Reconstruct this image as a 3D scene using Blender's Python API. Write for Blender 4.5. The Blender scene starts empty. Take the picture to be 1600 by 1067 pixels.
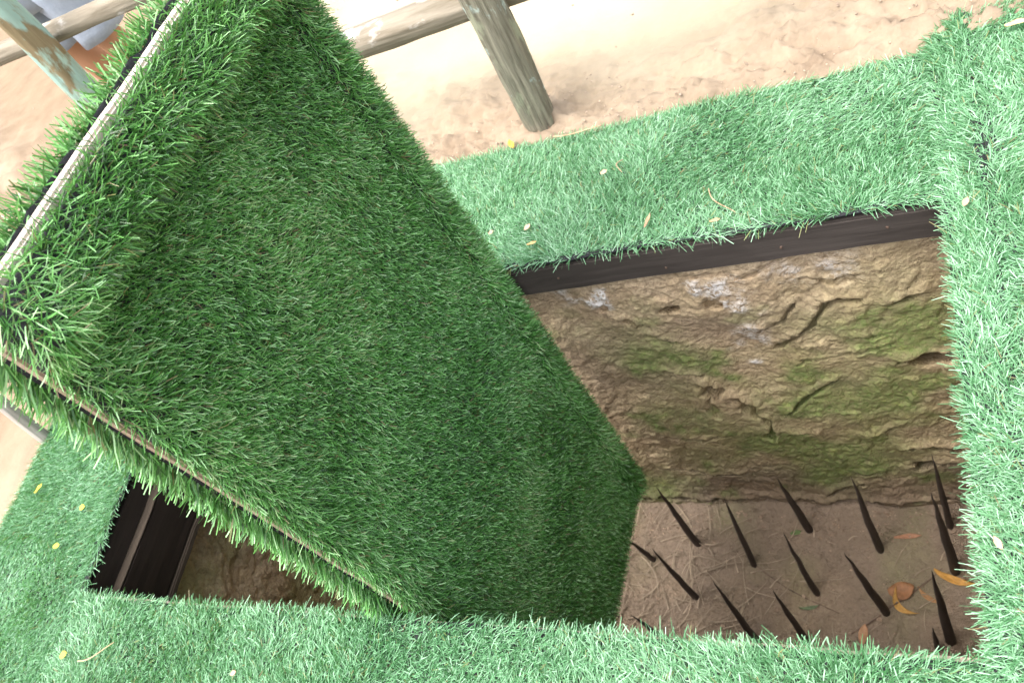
import bpy, bmesh, math, random
import numpy as np
from mathutils import Matrix, Vector

random.seed(7)
RNG = np.random.default_rng(7)
scene = bpy.context.scene
COL = scene.collection

# ------------------------------------------------------------------ camera
cam_d = bpy.data.cameras.new("camera"); cam = bpy.data.objects.new("camera", cam_d); COL.objects.link(cam)
RIGHT = (0.8733, 0.1684, -0.4572); DOWN = (-0.0980, -0.8586, -0.5033); FWD = (-0.4773, 0.4843, -0.7333)
CAM = Vector((2.0814, -0.3327, 1.4545))
m3 = Matrix((RIGHT, tuple(-c for c in DOWN), tuple(-c for c in FWD))).transposed()
cam.matrix_world = Matrix.Translation(CAM) @ m3.to_4x4()
cam_d.sensor_width = 36.0; cam_d.lens = 1320 / 1600 * 36
cam_d.clip_start = 0.05; cam_d.clip_end = 400
cam_d.dof.use_dof = True; cam_d.dof.focus_distance = 1.55; cam_d.dof.aperture_fstop = 7.1
scene.camera = cam

# ------------------------------------------------------------------ light
SUN_EL, SUN_AZ = math.radians(72), math.radians(228)      # azimuth measured from +X towards +Y (the side the light comes from)
world = bpy.data.worlds.new("World"); scene.world = world; world.use_nodes = True
nt = world.node_tree; bg = nt.nodes["Background"]
sky = nt.nodes.new("ShaderNodeTexSky"); sky.sky_type = 'NISHITA'; sky.sun_disc = False
sky.sun_elevation = SUN_EL; sky.sun_rotation = math.pi / 2 - SUN_AZ
sky.air_density = 1.0; sky.dust_density = 6.0; sky.ozone_density = 0.6
hs = nt.nodes.new("ShaderNodeHueSaturation"); hs.inputs["Saturation"].default_value = 0.45
nt.links.new(sky.outputs[0], hs.inputs["Color"]); nt.links.new(hs.outputs[0], bg.inputs["Color"])
bg.inputs["Strength"].default_value = 0.15
sun_d = bpy.data.lights.new("sun", 'SUN'); sun = bpy.data.objects.new("sun", sun_d); COL.objects.link(sun)
sun_d.energy = 1.2; sun_d.angle = math.radians(85); sun_d.color = (1.0, 0.97, 0.92)
sdir = Vector((math.cos(SUN_EL) * math.cos(SUN_AZ), math.cos(SUN_EL) * math.sin(SUN_AZ), math.sin(SUN_EL)))
sun.rotation_euler = (-sdir).to_track_quat('-Z', 'Y').to_euler(); sun.location = sdir * 8
vs = scene.view_settings
vs.view_transform = 'Standard'; vs.look = 'None'; vs.gamma = 1.0; vs.use_curve_mapping = False
vs.exposure = 1.75

# ------------------------------------------------------------------ numpy noise
_P = RNG.permutation(512).astype(np.int64)
def _h(i, j, k):
    return _P[(_P[(_P[i & 511] + j) & 511] + k) & 511] / 511.0
def vnoise(x, y, z=None):
    x = np.asarray(x, float); y = np.asarray(y, float); z = np.zeros_like(x) if z is None else np.asarray(z, float) + 0 * x
    xi, yi, zi = np.floor(x).astype(np.int64), np.floor(y).astype(np.int64), np.floor(z).astype(np.int64)
    fx, fy, fz = x - xi, y - yi, z - zi
    u, v, w = [f * f * f * (f * (f * 6 - 15) + 10) for f in (fx, fy, fz)]
    r = 0
    for a in (0, 1):
        for b in (0, 1):
            for c in (0, 1):
                r = r + _h(xi + a, yi + b, zi + c) * (u if a else 1 - u) * (v if b else 1 - v) * (w if c else 1 - w)
    return r * 2 - 1
def fbm(x, y, z=None, o=4, g=0.5):
    s, a, f = 0, 1.0, 1.0
    for i in range(o):
        s = s + a * vnoise(np.asarray(x) * f + 13.1 * i, np.asarray(y) * f + 7.7 * i, None if z is None else np.asarray(z) * f + 3.3 * i)
        a *= g; f *= 2.03
    return s
def sstep(a, b, x):
    t = np.clip((np.asarray(x, float) - a) / (b - a), 0, 1); return t * t * (3 - 2 * t)
def seg_dist(px, pz, pts):
    d = np.full(np.shape(px), 1e9)
    for (x0, z0), (x1, z1) in zip(pts[:-1], pts[1:]):
        dx, dz = x1 - x0, z1 - z0
        t = np.clip(((px - x0) * dx + (pz - z0) * dz) / (dx * dx + dz * dz + 1e-12), 0, 1)
        d = np.minimum(d, np.hypot(px - x0 - t * dx, pz - z0 - t * dz))
    return d

# ------------------------------------------------------------------ object helpers
def tag(o, label=None, cat=None, group=None, kind=None):
    if label: o["label"] = label
    if cat: o["category"] = cat
    if group: o["group"] = group
    if kind: o["kind"] = kind
    return o
def empty(name, loc=(0, 0, 0)):
    o = bpy.data.objects.new(name, None); o.empty_display_size = 0.05; COL.objects.link(o); o.location = loc; return o
def np_mesh(name, V, F, mat=None, parent=None, smooth=False, attrs=None):
    """V (n,3); F (m,4) or (m,3) int. attrs: {name: (n,) float}"""
    V = np.ascontiguousarray(V, np.float32); F = np.ascontiguousarray(F, np.int32)
    k = F.shape[1]; me = bpy.data.meshes.new(name)
    me.vertices.add(len(V)); me.vertices.foreach_set("co", V.ravel())
    me.loops.add(F.size); me.loops.foreach_set("vertex_index", F.ravel())
    me.polygons.add(len(F)); me.polygons.foreach_set("loop_start", np.arange(0, F.size, k, dtype=np.int32))
    me.update(calc_edges=True)
    me.polygons.foreach_set("use_smooth", np.full(len(F), smooth, bool))
    for an, av in (attrs or {}).items():
        a = me.attributes.new(an, 'FLOAT', 'POINT'); a.data.foreach_set("value", np.ascontiguousarray(av, np.float32))
    if mat: me.materials.append(mat)
    o = bpy.data.objects.new(name, me); COL.objects.link(o)
    if parent: o.parent = parent
    return o
def grid_faces(nu, nv, keep=None):
    i = np.arange(nu * nv).reshape(nu, nv)
    f = np.stack([i[:-1, :-1], i[1:, :-1], i[1:, 1:], i[:-1, 1:]], -1)
    return f[keep] if keep is not None else f.reshape(-1, 4)
def bm_obj(name, bm, mat, parent=None, smooth=False):
    me = bpy.data.meshes.new(name); bm.normal_update(); bm.to_mesh(me); bm.free()
    if mat: me.materials.append(mat)
    if smooth: me.polygons.foreach_set("use_smooth", np.ones(len(me.polygons), bool))
    o = bpy.data.objects.new(name, me); COL.objects.link(o)
    if parent: o.parent = parent
    return o
def rough_box(name, lo, hi, mat, parent=None, seg=None, amp=0.002, bevel=0.003, seed=0):
    """a sawn timber: a subdivided bevelled box with uneven faces"""
    bm = bmesh.new(); bmesh.ops.create_cube(bm, size=1.0)
    lo, hi = Vector(lo), Vector(hi); sz = hi - lo
    for v in bm.verts: v.co = Vector((lo[i] + (v.co[i] + 0.5) * sz[i] for i in range(3)))
    ax = max(range(3), key=lambda i: sz[i]); n = seg or max(2, int(sz[ax] / 0.05))
    ed = [e for e in bm.edges if abs((e.verts[0].co - e.verts[1].co)[ax]) > sz[ax] * 0.9]
    bmesh.ops.bevel(bm, geom=list(bm.edges), offset=bevel, segments=2, affect='EDGES')
    ed = [e for e in bm.edges if abs((e.verts[0].co - e.verts[1].co)[ax]) > sz[ax] * 0.7]
    bmesh.ops.subdivide_edges(bm, edges=ed, cuts=n, use_grid_fill=True)
    co = np.array([v.co[:] for v in bm.verts])
    for k in range(3):
        d = fbm(co[:, 0] * 9 + seed, co[:, 1] * 9 + 5 * k, co[:, 2] * 9 + 11 * k, 3) * amp
        for v, dv in zip(bm.verts, d): v.co[k] += dv
    return bm_obj(name, bm, mat, parent)

# ------------------------------------------------------------------ materials
def mat_new(name):
    m = bpy.data.materials.new(name); m.use_nodes = True; nt = m.node_tree
    return m, nt, nt.nodes["Principled BSDF"], nt.nodes["Material Output"]
def nd(nt, t, **kw):
    n = nt.nodes.new(t)
    for k, v in kw.items():
        if k in n.inputs: n.inputs[k].default_value = v
        else: setattr(n, k, v)
    return n
def ramp(nt, fac, stops):
    r = nt.nodes.new("ShaderNodeValToRGB"); cr = r.color_ramp
    while len(cr.elements) < len(stops): cr.elements.new(0.5)
    for e, (p, c) in zip(cr.elements, stops): e.position = p; e.color = (*c, 1)
    nt.links.new(fac, r.inputs[0]); return r.outputs[0]
def mixc(nt, fac, a, b):
    m = nt.nodes.new("ShaderNodeMix"); m.data_type = 'RGBA'
    for s, v in ((0, fac), (6, a), (7, b)):
        if hasattr(v, "node"): nt.links.new(v, m.inputs[s])
        else: m.inputs[s].default_value = v if s == 0 else (*v, 1)
    return m.outputs[2]
def mathn(nt, op, a, b=0.0):
    m = nt.nodes.new("ShaderNodeMath"); m.operation = op
    for s, v in ((0, a), (1, b)):
        if hasattr(v, "node"): nt.links.new(v, m.inputs[s])
        else: m.inputs[s].default_value = v
    return m.outputs[0]
def noise(nt, scale, detail=5, rough=0.55, vec=None, dist=0.0):
    n = nd(nt, "ShaderNodeTexNoise"); n.inputs["Scale"].default_value = scale; n.inputs["Detail"].default_value = detail
    n.inputs["Roughness"].default_value = rough; n.inputs["Distortion"].default_value = dist
    if vec is not None: nt.links.new(vec, n.inputs["Vector"])
    return n.outputs["Fac"]
def attr(nt, name):
    a = nt.nodes.new("ShaderNodeAttribute"); a.attribute_name = name; return a.outputs["Fac"]
def objco(nt):
    return nt.nodes.new("ShaderNodeTexCoord").outputs["Object"]
def bump(nt, b, h, strength, dist):
    n = nd(nt, "ShaderNodeBump"); n.inputs["Strength"].default_value = strength; n.inputs["Distance"].default_value = dist
    nt.links.new(h, n.inputs["Height"]); nt.links.new(n.outputs[0], b.inputs["Normal"])

def mat_blade(name, stops, rough=0.42, trans=0.22, spec=0.4, tcol=(0.22, 0.50, 0.10)):
    m, nt, b, out = mat_new(name)
    c = ramp(nt, attr(nt, "tint"), stops); nt.links.new(c, b.inputs["Base Color"])
    b.inputs["Roughness"].default_value = rough; b.inputs["Specular IOR Level"].default_value = spec
    tr = nd(nt, "ShaderNodeBsdfTranslucent"); tr.inputs["Color"].default_value = (*tcol, 1)
    mx = nd(nt, "ShaderNodeMixShader"); mx.inputs[0].default_value = trans
    nt.links.new(b.outputs[0], mx.inputs[1]); nt.links.new(tr.outputs[0], mx.inputs[2]); nt.links.new(mx.outputs[0], out.inputs["Surface"])
    return m
GREENS = [(0.0, (0.045, 0.15, 0.055)), (0.35, (0.14, 0.33, 0.165)), (0.7, (0.26, 0.48, 0.29)), (0.93, (0.39, 0.61, 0.43)), (0.965, (0.26, 0.30, 0.12)), (1.0, (0.20, 0.13, 0.07))]  # same turf as the lid; mint sky sheen put into the base colours
M_turf = mat_blade("turf_yarn", GREENS)
LIDG = [(0.0, (0.012, 0.055, 0.009)), (0.35, (0.066, 0.235, 0.042)), (0.7, (0.175, 0.440, 0.115)), (0.9, (0.42, 0.70, 0.36)), (0.95, (0.22, 0.24, 0.09)), (1.0, (0.16, 0.09, 0.05))]  # wide tone range paints in the dark gaps and bright blade tips
M_lidturf = mat_blade("lid_turf_yarn", LIDG, rough=0.36, trans=0.14, spec=0.6)

def mat_plain(name, col, rough=0.8, var=0.3, scale=30, bmp=0.4, bdist=0.003, spec=0.3):
    m, nt, b, out = mat_new(name); v = objco(nt)
    f = noise(nt, scale, 6, 0.6, v)
    lo = tuple(c * (1 - var) for c in col); hi = tuple(min(1, c * (1 + var)) for c in col)
    nt.links.new(ramp(nt, f, [(0.3, lo), (0.7, hi)]), b.inputs["Base Color"])
    b.inputs["Roughness"].default_value = rough; b.inputs["Specular IOR Level"].default_value = spec
    bump(nt, b, noise(nt, scale * 3, 4, 0.6, v), bmp, bdist); return m
M_backing = mat_plain("turf_backing", (0.018, 0.019, 0.022), 0.75, 0.4, 160, 0.8, 0.002)

def mat_sand():
    m, nt, b, out = mat_new("sandy_ground"); v = objco(nt)
    big = noise(nt, 1.3, 5, 0.55, v); mid = noise(nt, 9, 6, 0.6, v); fine = noise(nt, 140, 4, 0.6, v)
    c = ramp(nt, big, [(0.3, (0.33, 0.275, 0.188)), (0.5, (0.39, 0.337, 0.240)), (0.7, (0.44, 0.387, 0.286))])
    c = mixc(nt, attr(nt, "brown"), c, ramp(nt, mid, [(0.3, (0.150, 0.108, 0.068)), (0.7, (0.215, 0.163, 0.106))]))
    pk = mathn(nt, 'MULTIPLY', attr(nt, "rough"), 0.95)
    c = mixc(nt, pk, c, ramp(nt, mid, [(0.3, (0.165, 0.122, 0.085)), (0.7, (0.32, 0.255, 0.186))]))
    c = mixc(nt, mathn(nt, 'MULTIPLY', fine, 0.35), c, (0.34, 0.25, 0.18))
    nt.links.new(c, b.inputs["Base Color"]); b.inputs["Roughness"].default_value = 0.95; b.inputs["Specular IOR Level"].default_value = 0.15
    h = mathn(nt, 'ADD', mathn(nt, 'MULTIPLY', mid, 0.6), mathn(nt, 'MULTIPLY', fine, 0.4))
    bump(nt, b, h, 0.5, 0.006); return m
M_sand = mat_sand()

def mat_earth():
    m, nt, b, out = mat_new("pit_earth"); v = objco(nt)
    mid = noise(nt, 7, 6, 0.6, v); fine = noise(nt, 80, 8, 0.75, v); grit = noise(nt, 260, 4, 0.65, v)
    c = ramp(nt, mid, [(0.25, (0.37, 0.270, 0.165)), (0.45, (0.53, 0.405, 0.262)), (0.6, (0.60, 0.470, 0.318)), (0.78, (0.65, 0.470, 0.292))])
    c = mixc(nt, ramp(nt, fine, [(0.36, (0.85,) * 3), (0.52, (0.25,) * 3), (0.66, (0,) * 3)]), c, (0.25, 0.180, 0.118))  # dark tone in the bump hollows: crevice shade put into the colour
    c = mixc(nt, ramp(nt, noise(nt, 90, 5, 0.7, v), [(0.60, (0,) * 3), (0.72, (0.55,) * 3)]), c, (0.50, 0.40, 0.28))
    dark_mix = mathn(nt, 'MULTIPLY', attr(nt, "dark_earth"), 0.85)  # share of the darker grey-brown earth tone
    c = mixc(nt, dark_mix, c, (0.20, 0.155, 0.122))
    mo = mathn(nt, 'MULTIPLY', attr(nt, "moss"), ramp(nt, fine, [(0.3, (0.35,) * 3), (0.6, (1,) * 3)]))
    mc = ramp(nt, noise(nt, 22, 5, 0.6, v), [(0.3, (0.13, 0.185, 0.06)), (0.55, (0.20, 0.27, 0.085)), (0.75, (0.29, 0.345, 0.10))])
    c = mixc(nt, mo, c, mc)
    c = mixc(nt, mathn(nt, 'MULTIPLY', attr(nt, "chalk"), ramp(nt, fine, [(0.44, (0,) * 3), (0.52, (1,) * 3)])), c, (0.74, 0.71, 0.69))
    nt.links.new(c, b.inputs["Base Color"]); b.inputs["Roughness"].default_value = 0.95; b.inputs["Specular IOR Level"].default_value = 0.2
    h = mathn(nt, 'ADD', mathn(nt, 'MULTIPLY', fine, 0.55), mathn(nt, 'MULTIPLY', grit, 0.30))
    wp = nd(nt, "ShaderNodeMix"); wp.data_type = 'VECTOR'; wp.inputs[0].default_value = 0.03
    nz = nd(nt, "ShaderNodeTexNoise"); nz.inputs["Scale"].default_value = 14; nt.links.new(v, nz.inputs["Vector"]); nt.links.new(v, wp.inputs[4]); nt.links.new(nz.outputs["Color"], wp.inputs[5])
    for sc, am in ((38, 0.55), (95, 0.35)):      # crumbly clods
        vo = nd(nt, "ShaderNodeTexVoronoi"); vo.inputs["Scale"].default_value = sc; nt.links.new(wp.outputs[1], vo.inputs["Vector"])
        h = mathn(nt, 'SUBTRACT', h, mathn(nt, 'MULTIPLY', vo.outputs["Distance"], am))
    bump(nt, b, h, 1.0, 0.010); return m
M_earth = mat_earth()

def mat_wood(name, lo, hi, axis=0, scale=4.0, stretch=14, rough=0.8, lichen=None, lich_pos=0.55, lich_scale=6, bdist=0.003):
    m, nt, b, out = mat_new(name); v = objco(nt)
    mp = nd(nt, "ShaderNodeMapping"); s = [scale * stretch] * 3; s[axis] = scale; mp.inputs["Scale"].default_value = s
    nt.links.new(v, mp.inputs["Vector"])
    g = noise(nt, 1.0, 7, 0.65, mp.outputs[0], 0.4); bl = noise(nt, 5, 4, 0.5, v)
    c = ramp(nt, g, [(0.25, lo), (0.75, hi)])
    c = mixc(nt, mathn(nt, 'MULTIPLY', bl, 0.4), c, tuple(x * 0.6 for x in lo))
    if lichen:
        for col, off in lichen:
            mp2 = nd(nt, "ShaderNodeMapping"); mp2.inputs["Location"].default_value = (off, off * 2, off * 3); s2 = [lich_scale] * 3; s2[axis] *= 0.45; mp2.inputs["Scale"].default_value = s2
            nt.links.new(v, mp2.inputs["Vector"])
            f = noise(nt, 1.0, 6, 0.62, mp2.outputs[0], 0.3)
            msk = ramp(nt, f, [(lich_pos, (0,) * 3), (lich_pos + 0.05, (1,) * 3)])
            msk2 = mathn(nt, 'MULTIPLY', msk, ramp(nt, g, [(0.25, (0.45,) * 3), (0.5, (1,) * 3)]))
            c = mixc(nt, msk2, c, col)
    nt.links.new(c, b.inputs["Base Color"]); b.inputs["Roughness"].default_value = rough; b.inputs["Specular IOR Level"].default_value = 0.25
    bump(nt, b, g, 0.8, bdist); return m
M_board = mat_wood("dark_stained_board", (0.034, 0.028, 0.025), (0.085, 0.072, 0.064), 0, 3, 12, 0.7)
M_board_y = mat_wood("dark_board_crosswise", (0.012, 0.008, 0.006), (0.030, 0.021, 0.016), 1, 3, 12, 0.7)
M_boardedge = mat_wood("worn_board_edge", (0.03, 0.022, 0.016), (0.11, 0.085, 0.062), 1, 3, 12, 0.8)
M_palewood = mat_wood("bare_pale_wood", (0.40, 0.31, 0.24), (0.62, 0.52, 0.43), 1, 3, 14, 0.75)
M_lidwood = mat_wood("lid_bare_wood", (0.22, 0.155, 0.115), (0.44, 0.335, 0.27), 2, 3, 14, 0.75)
M_post = mat_wood("post_bark", (0.11, 0.10, 0.07), (0.40, 0.375, 0.29), 2, 7, 14, 0.9, [((0.44, 0.54, 0.50), 1.7), ((0.30, 0.31, 0.22), 5.5)], 0.56, 11, 0.010)
M_post2 = mat_wood("painted_post_bark", (0.16, 0.12, 0.065), (0.34, 0.27, 0.16), 2, 5, 9, 0.85, [((0.32, 0.44, 0.37), 0.3), ((0.28, 0.41, 0.36), 4.2)], 0.53, 8, 0.004)
M_rail = mat_wood("weathered_rail_bark", (0.20, 0.175, 0.125), (0.44, 0.40, 0.33), 0, 4, 9, 0.85, [((0.60, 0.57, 0.54), 2.9)], 0.55, 8, 0.004)
M_spike = mat_wood("dark_spike", (0.026, 0.020, 0.017), (0.085, 0.064, 0.054), 2, 6, 10, 0.6)
M_straw = mat_plain("dry_straw", (0.30, 0.24, 0.175), 0.85, 0.5, 9)

# ------------------------------------------------------------------ dimensions of the trap (metres)
L, W = 2.033, 0.82            # mouth of the pit, long side along X
ZF = -1.68                    # pit floor

# ------------------------------------------------------------------ ground
def ground_rough(x, y):
    """bare broken soil along the edges of the mats, trodden smooth farther off"""
    r = sstep(0.62, 0.0, y - 1.22 - 0.10 * vnoise(x * 2.2, y * 2)) * sstep(1.12, 1.2, y)
    r2 = sstep(0.5, 0.0, -0.50 - x) * sstep(-0.5, -0.6, x) * 0.35
    return np.clip(np.maximum(r, r2), 0, 1)
def in_mats(x, y):
    return sstep(-0.62, -0.50, x) * sstep(1.30, 1.20, y)
def build_ground():
    xs = np.concatenate([-np.geomspace(120, 2.2, 26), np.arange(-2.1, -0.3, 0.02), np.arange(-0.3, 2.45, 0.011), np.arange(2.45, 2.9, 0.03), np.geomspace(3.0, 120, 26)])
    ys = np.concatenate([-np.geomspace(120, 1.3, 24), np.arange(-1.2, 1.15, 0.025), np.arange(1.15, 1.75, 0.008), np.arange(1.75, 2.9, 0.02), np.geomspace(3.0, 120, 26)])
    def snap(a, vals):
        for v in vals: a[np.argmin(np.abs(a - v))] = v
    snap(xs, (-0.066, L + 0.056)); snap(ys, (-0.05, W + 0.045))
    X, Y = np.meshgrid(xs, ys, indexing='ij')
    rg = ground_rough(X, Y); m = in_mats(X, Y)
    fade = sstep(12, 3, np.hypot(X - 1, Y))
    Z = 0.035 * fbm(X * 0.9, Y * 0.9, None, 3) * fade + 0.006 * fbm(X * 7, Y * 7, None, 4) * fade
    Z += rg * (0.016 * fbm(X * 9 + 3, Y * 13, None, 5, 0.70) + 0.018 * np.abs(fbm(X * 34, Y * 40, None, 3, 0.65)) + 0.006 * np.abs(vnoise(X * 90, Y * 90)) + 0.008)
    d = seg_dist(X, Y, [(0.30, 1.78), (0.62, 1.62), (0.82, 1.47)])      # a small scuffed ridge beyond the fence
    Z += 0.02 * np.exp(-(d / 0.05) ** 2) * (0.6 + 0.6 * vnoise(X * 22, Y * 22))
    d = seg_dist(X, Y, [(-1.2, 1.2), (-1.9, 1.9), (-2.6, 2.2)])
    Z += 0.10 * np.exp(-(d / 0.22) ** 2) * (0.7 + 0.5 * fbm(X * 6, Y * 6, None, 3))
    Z = Z * (1 - m) - 0.016 * m
    rg2 = np.clip(rg + 0.8 * np.exp(-(d / 0.25) ** 2), 0, 1)
    cx = (X[:-1, :-1] + X[1:, 1:]) / 2; cy = (Y[:-1, :-1] + Y[1:, 1:]) / 2
    keep = ~((cx > -0.066) & (cx < L + 0.056) & (cy > -0.05) & (cy < W + 0.045))
    V = np.stack([X, Y, Z], -1).reshape(-1, 3)
    o = np_mesh("ground", V, grid_faces(len(xs), len(ys), keep), M_sand, None, True, {"rough": rg2.ravel(), "brown": np.clip(sstep(0.1, -0.9, X + 0.25 * vnoise(X * 1.5, Y * 1.5)), 0, 1).ravel()})
    tag(o, kind="structure")
build_ground()

SPIKE_AT = [(1.066, 0.703), (1.285, 0.628), (1.485, 0.758), (1.722, 0.695), (1.947, 0.785), (1.951, 0.630), (1.924, 0.389), (1.733, 0.477), (1.506, 0.536), (1.473, 0.368), (1.309, 0.346), (1.072, 0.498), (0.895, 0.635), (0.968, 0.334), (1.881, 0.366)]
# ------------------------------------------------------------------ pit walls and floor
CRACKS = [  # (points (x,z) on the back wall, half width, depth)
    ([(1.20, -.255), (1.234, -.268), (1.27, -.292), (1.295, -.347)], .010, .030), ([(1.303, -.40), (1.36, -.446)], .008, .020),
    ([(1.23, -.455), (1.28, -.475)], .007, .015), ([(1.299, -.602), (1.382, -.643)], .009, .024), ([(1.24, -.60), (1.275, -.605)], .007, .015),
    ([(1.378, -.687), (1.39, -.78), (1.453, -.832), (1.492, -.948), (1.487, -1.116)], .014, .040),
    ([(1.38, -.70), (1.36, -.80), (1.35, -.90)], .012, .026),
    ([(1.623, -.529), (1.713, -.447), (1.78, -.331), (1.852, -.327)], .010, .030), ([(1.60, -.43), (1.66, -.40), (1.70, -.33)], .010, .018),
    ([(1.924, -.362), (1.986, -.343)], .011, .036), ([(1.809, -.514), (1.869, -.519)], .006, .014),
    ([(1.90, -.655), (1.95, -.648), (2.03, -.64)], .014, .050), ([(1.56, -.92), (1.64, -.82), (1.733, -.741)], .007, .026),
    ([(1.774, -1.104), (1.852, -1.057)], .009, .030), ([(1.55, -1.06), (1.63, -1.06)], .011, .030), ([(1.871, -1.21), (1.94, -1.205), (2.03, -1.24)], .016, .060),
    ([(1.872, -1.379), (1.95, -1.331), (2.03, -1.33)], .013, .050), ([(1.583, -1.571), (1.64, -1.52), (1.702, -1.484)], .010, .030),
    ([(0.875, -1.61), (1.089, -1.64), (1.344, -1.625), (1.578, -1.635), (1.782, -1.63), (2.03, -1.64)], .018, .045),
    ([(1.05, -1.36), (1.2, -1.40), (1.42, -1.38)], .010, .022),
    ([(1.74, -.23), (1.80, -.27), (1.86, -.24)], .007, .014), ([(1.50, -.14), (1.62, -.17), (1.75, -.14)], .006, .010),
    ([(1.66, -.62), (1.78, -.60), (1.88, -.57)], .007, .014), ([(1.15, -1.05), (1.25, -1.10), (1.35, -1.05)], .008, .018), ([(1.70, -1.40), (1.80, -1.36)], .008, .02)]
HOLES = [(1.408, -.275, .026, .055), (1.52, -.268, .028, .030), (1.385, -.735, .030, .060), (1.990, -.650, .052, .12), (1.955, -.655, .026, .07), (1.95, -1.225, .045, .07), (1.90, -1.345, .035, .05), (1.99, -1.33, .03, .06), (1.24, -.23, .02, .02)]
MOSS = [(1.255, -.48, .085, 1.0), (1.367, -.54, .07, .8), (1.208, -.844, .10, .5), (1.963, -.50, .10, .75), (1.771, -.90, .17, .95), (1.737, -1.239, .16, 1.1), (1.483, -1.116, .10, .8), (.93, -1.5, .12, .9),
        (1.583, -1.42, .11, .7), (1.42, -1.0, .14, .55), (1.85, -.75, .13, .5), (1.62, -.78, .08, .5), (1.30, -.70, .08, .5), (1.2, -1.25, .16, .45), (1.72, -.42, .07, .35)]
CHALK = [(1.233, -.205, .030, 1), (1.25, -.17, .022, .7), (1.545, -.201, .034, 1.1), (1.582, -.296, .024, 1), (1.146, -.154, .03, .55), (1.579, -.404, .030, .75), (1.546, -.605, .016, 1), (1.81, -.18, .035, .5), (1.60, -.47, .022, .6), (1.50, -.20, .02, .6), (1.72, -.18, .03, .4), (1.53, -.50, .02, .5)]
def build_wall(name, axis, p0, p1, plane, sign, z0, z1, detail, seed, res=0.0065):
    """earth face; axis 'x': runs along X at y = plane, bulging towards sign*y; axis 'y': runs along Y at x = plane"""
    na, nz = int((p1 - p0) / res) + 1, int((z1 - z0) / res) + 1
    A, Z = np.meshgrid(np.linspace(p0, p1, na), np.linspace(z0, z1, nz), indexing='ij')
    cav = np.zeros_like(A); k = 1.0 if detail else 1.8
    D = k * (0.012 * fbm(A * 2.2 + seed, Z * 1.4, None, 2) + 0.0042 * fbm(A * 8 + seed, Z * 4.2, None, 3, 0.5) + 0.0021 * fbm(A * 44 + seed, Z * 30, None, 4, 0.8) + 0.0020 * np.abs(fbm(A * 70 + seed, Z * 40, None, 2, 0.6)))
    pl = fbm(A * 5 + 40 + seed, Z * 3.4, None, 4, 0.6); D += 0.005 * k * sstep(0.22, 0.27, pl) + 0.005 * k * sstep(-0.42, -0.38, pl) - 0.005   # flaked-off plates
    moss = np.clip((0.9 if seed == 21.0 else 0.35) * fbm(A * 3.2 + 9 + seed, Z * 3.2, None, 3) + 0.02, 0, 0.45) * (1 if not detail else 0.6)
    chalk = np.zeros_like(A)
    if detail:
        jit = 0.012 * fbm(A * 16, Z * 16, None, 3)
        for pts, hw, dep in CRACKS:
            d = seg_dist(A + jit, Z + 0.8 * jit, pts); wv = hw * 1.05 * (0.75 + 0.7 * vnoise(A * 20, Z * 20))
            up = seg_dist(A + jit, Z + 0.8 * jit - 0.020, pts)
            cav = np.maximum(cav, 1.5 * dep * np.exp(-(d / np.maximum(wv, 0.0045)) ** 4)); D += 0.30 * dep * np.exp(-(up / (hw * 1.8)) ** 2)
        for x, z, r, dep in HOLES:
            d = np.hypot(A - x + jit, (Z - z + jit) * 1.25); cav = np.maximum(cav, 1.5 * dep * sstep(r * 1.1, r * 0.65, d))
        for x, z, r, a in MOSS:
            d = np.hypot(A - x, (Z - z) * 1.1); moss += 0.85 * a * np.exp(-(d / (1.25 * r)) ** 2 * np.maximum(0.25, 1 + 0.8 * fbm(A * 9, Z * 9, None, 3)))
        for x, z, r, a in CHALK:
            d = np.hypot(A - x, Z - z); c = 1.5 * a * np.exp(-(d / (0.85 * r)) ** 2 * np.maximum(0.3, 1 + 1.1 * fbm(A * 30, Z * 30, None, 3))); chalk += c; D += 0.004 * np.minimum(c, 1)
    dark_earth = sstep(-1.15, -1.62, Z) * 0.7 + 0.35 * sstep(0.2, 0.8, fbm(A * 3 + 4, Z * 5 + seed, None, 3))  # darker towards the bottom, plus random patches
    D = np.where(Z > -0.13, np.minimum(D, 0.012 + 0.06 * np.clip(-0.10 - Z, 0, 1) / 0.03 * 0.5), D) - 0.02 * sstep(z1 - 0.03, z1, Z)
    V = np.stack([A, plane + sign * (D - cav), Z - 0.85 * cav] if axis == 'x' else [plane + sign * D, A, Z], -1).reshape(-1, 3)
    o = np_mesh(name, V, grid_faces(na, nz), M_earth, None, True, {"moss": np.clip(moss, 0, 1).ravel(), "chalk": np.clip(chalk, 0, 1).ravel(), "dark_earth": np.clip(dark_earth, 0, 1).ravel()})
    return tag(o, kind="structure")
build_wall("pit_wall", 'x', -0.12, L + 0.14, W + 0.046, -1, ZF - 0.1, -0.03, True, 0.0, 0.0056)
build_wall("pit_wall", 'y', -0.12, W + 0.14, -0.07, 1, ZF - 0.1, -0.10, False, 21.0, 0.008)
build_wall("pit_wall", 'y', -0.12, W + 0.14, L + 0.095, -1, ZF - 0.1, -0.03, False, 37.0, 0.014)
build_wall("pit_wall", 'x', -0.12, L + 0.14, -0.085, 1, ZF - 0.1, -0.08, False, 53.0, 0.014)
def floor_z(X, Y):
    X = np.asarray(X, float); Y = np.asarray(Y, float)
    Z = ZF + 0.014 * fbm(X * 3, Y * 3, None, 3) + 0.007 * fbm(X * 14, Y * 14, None, 4, 0.65) + 0.005 * np.abs(fbm(X * 45, Y * 45, None, 2, 0.6))
    for q in SPIKE_AT: Z = Z + 0.014 * np.exp(-((X - q[0]) ** 2 + (Y - q[1]) ** 2) / 0.0012)
    return Z + 0.012 * sstep(0.08, 0.0, W + 0.02 - Y) * (0.5 + 0.6 * vnoise(X * 8, Y)) + 0.03 * np.exp(-((X - 1.9) ** 2 + (Y - 0.36) ** 2) / 0.012)
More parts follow.
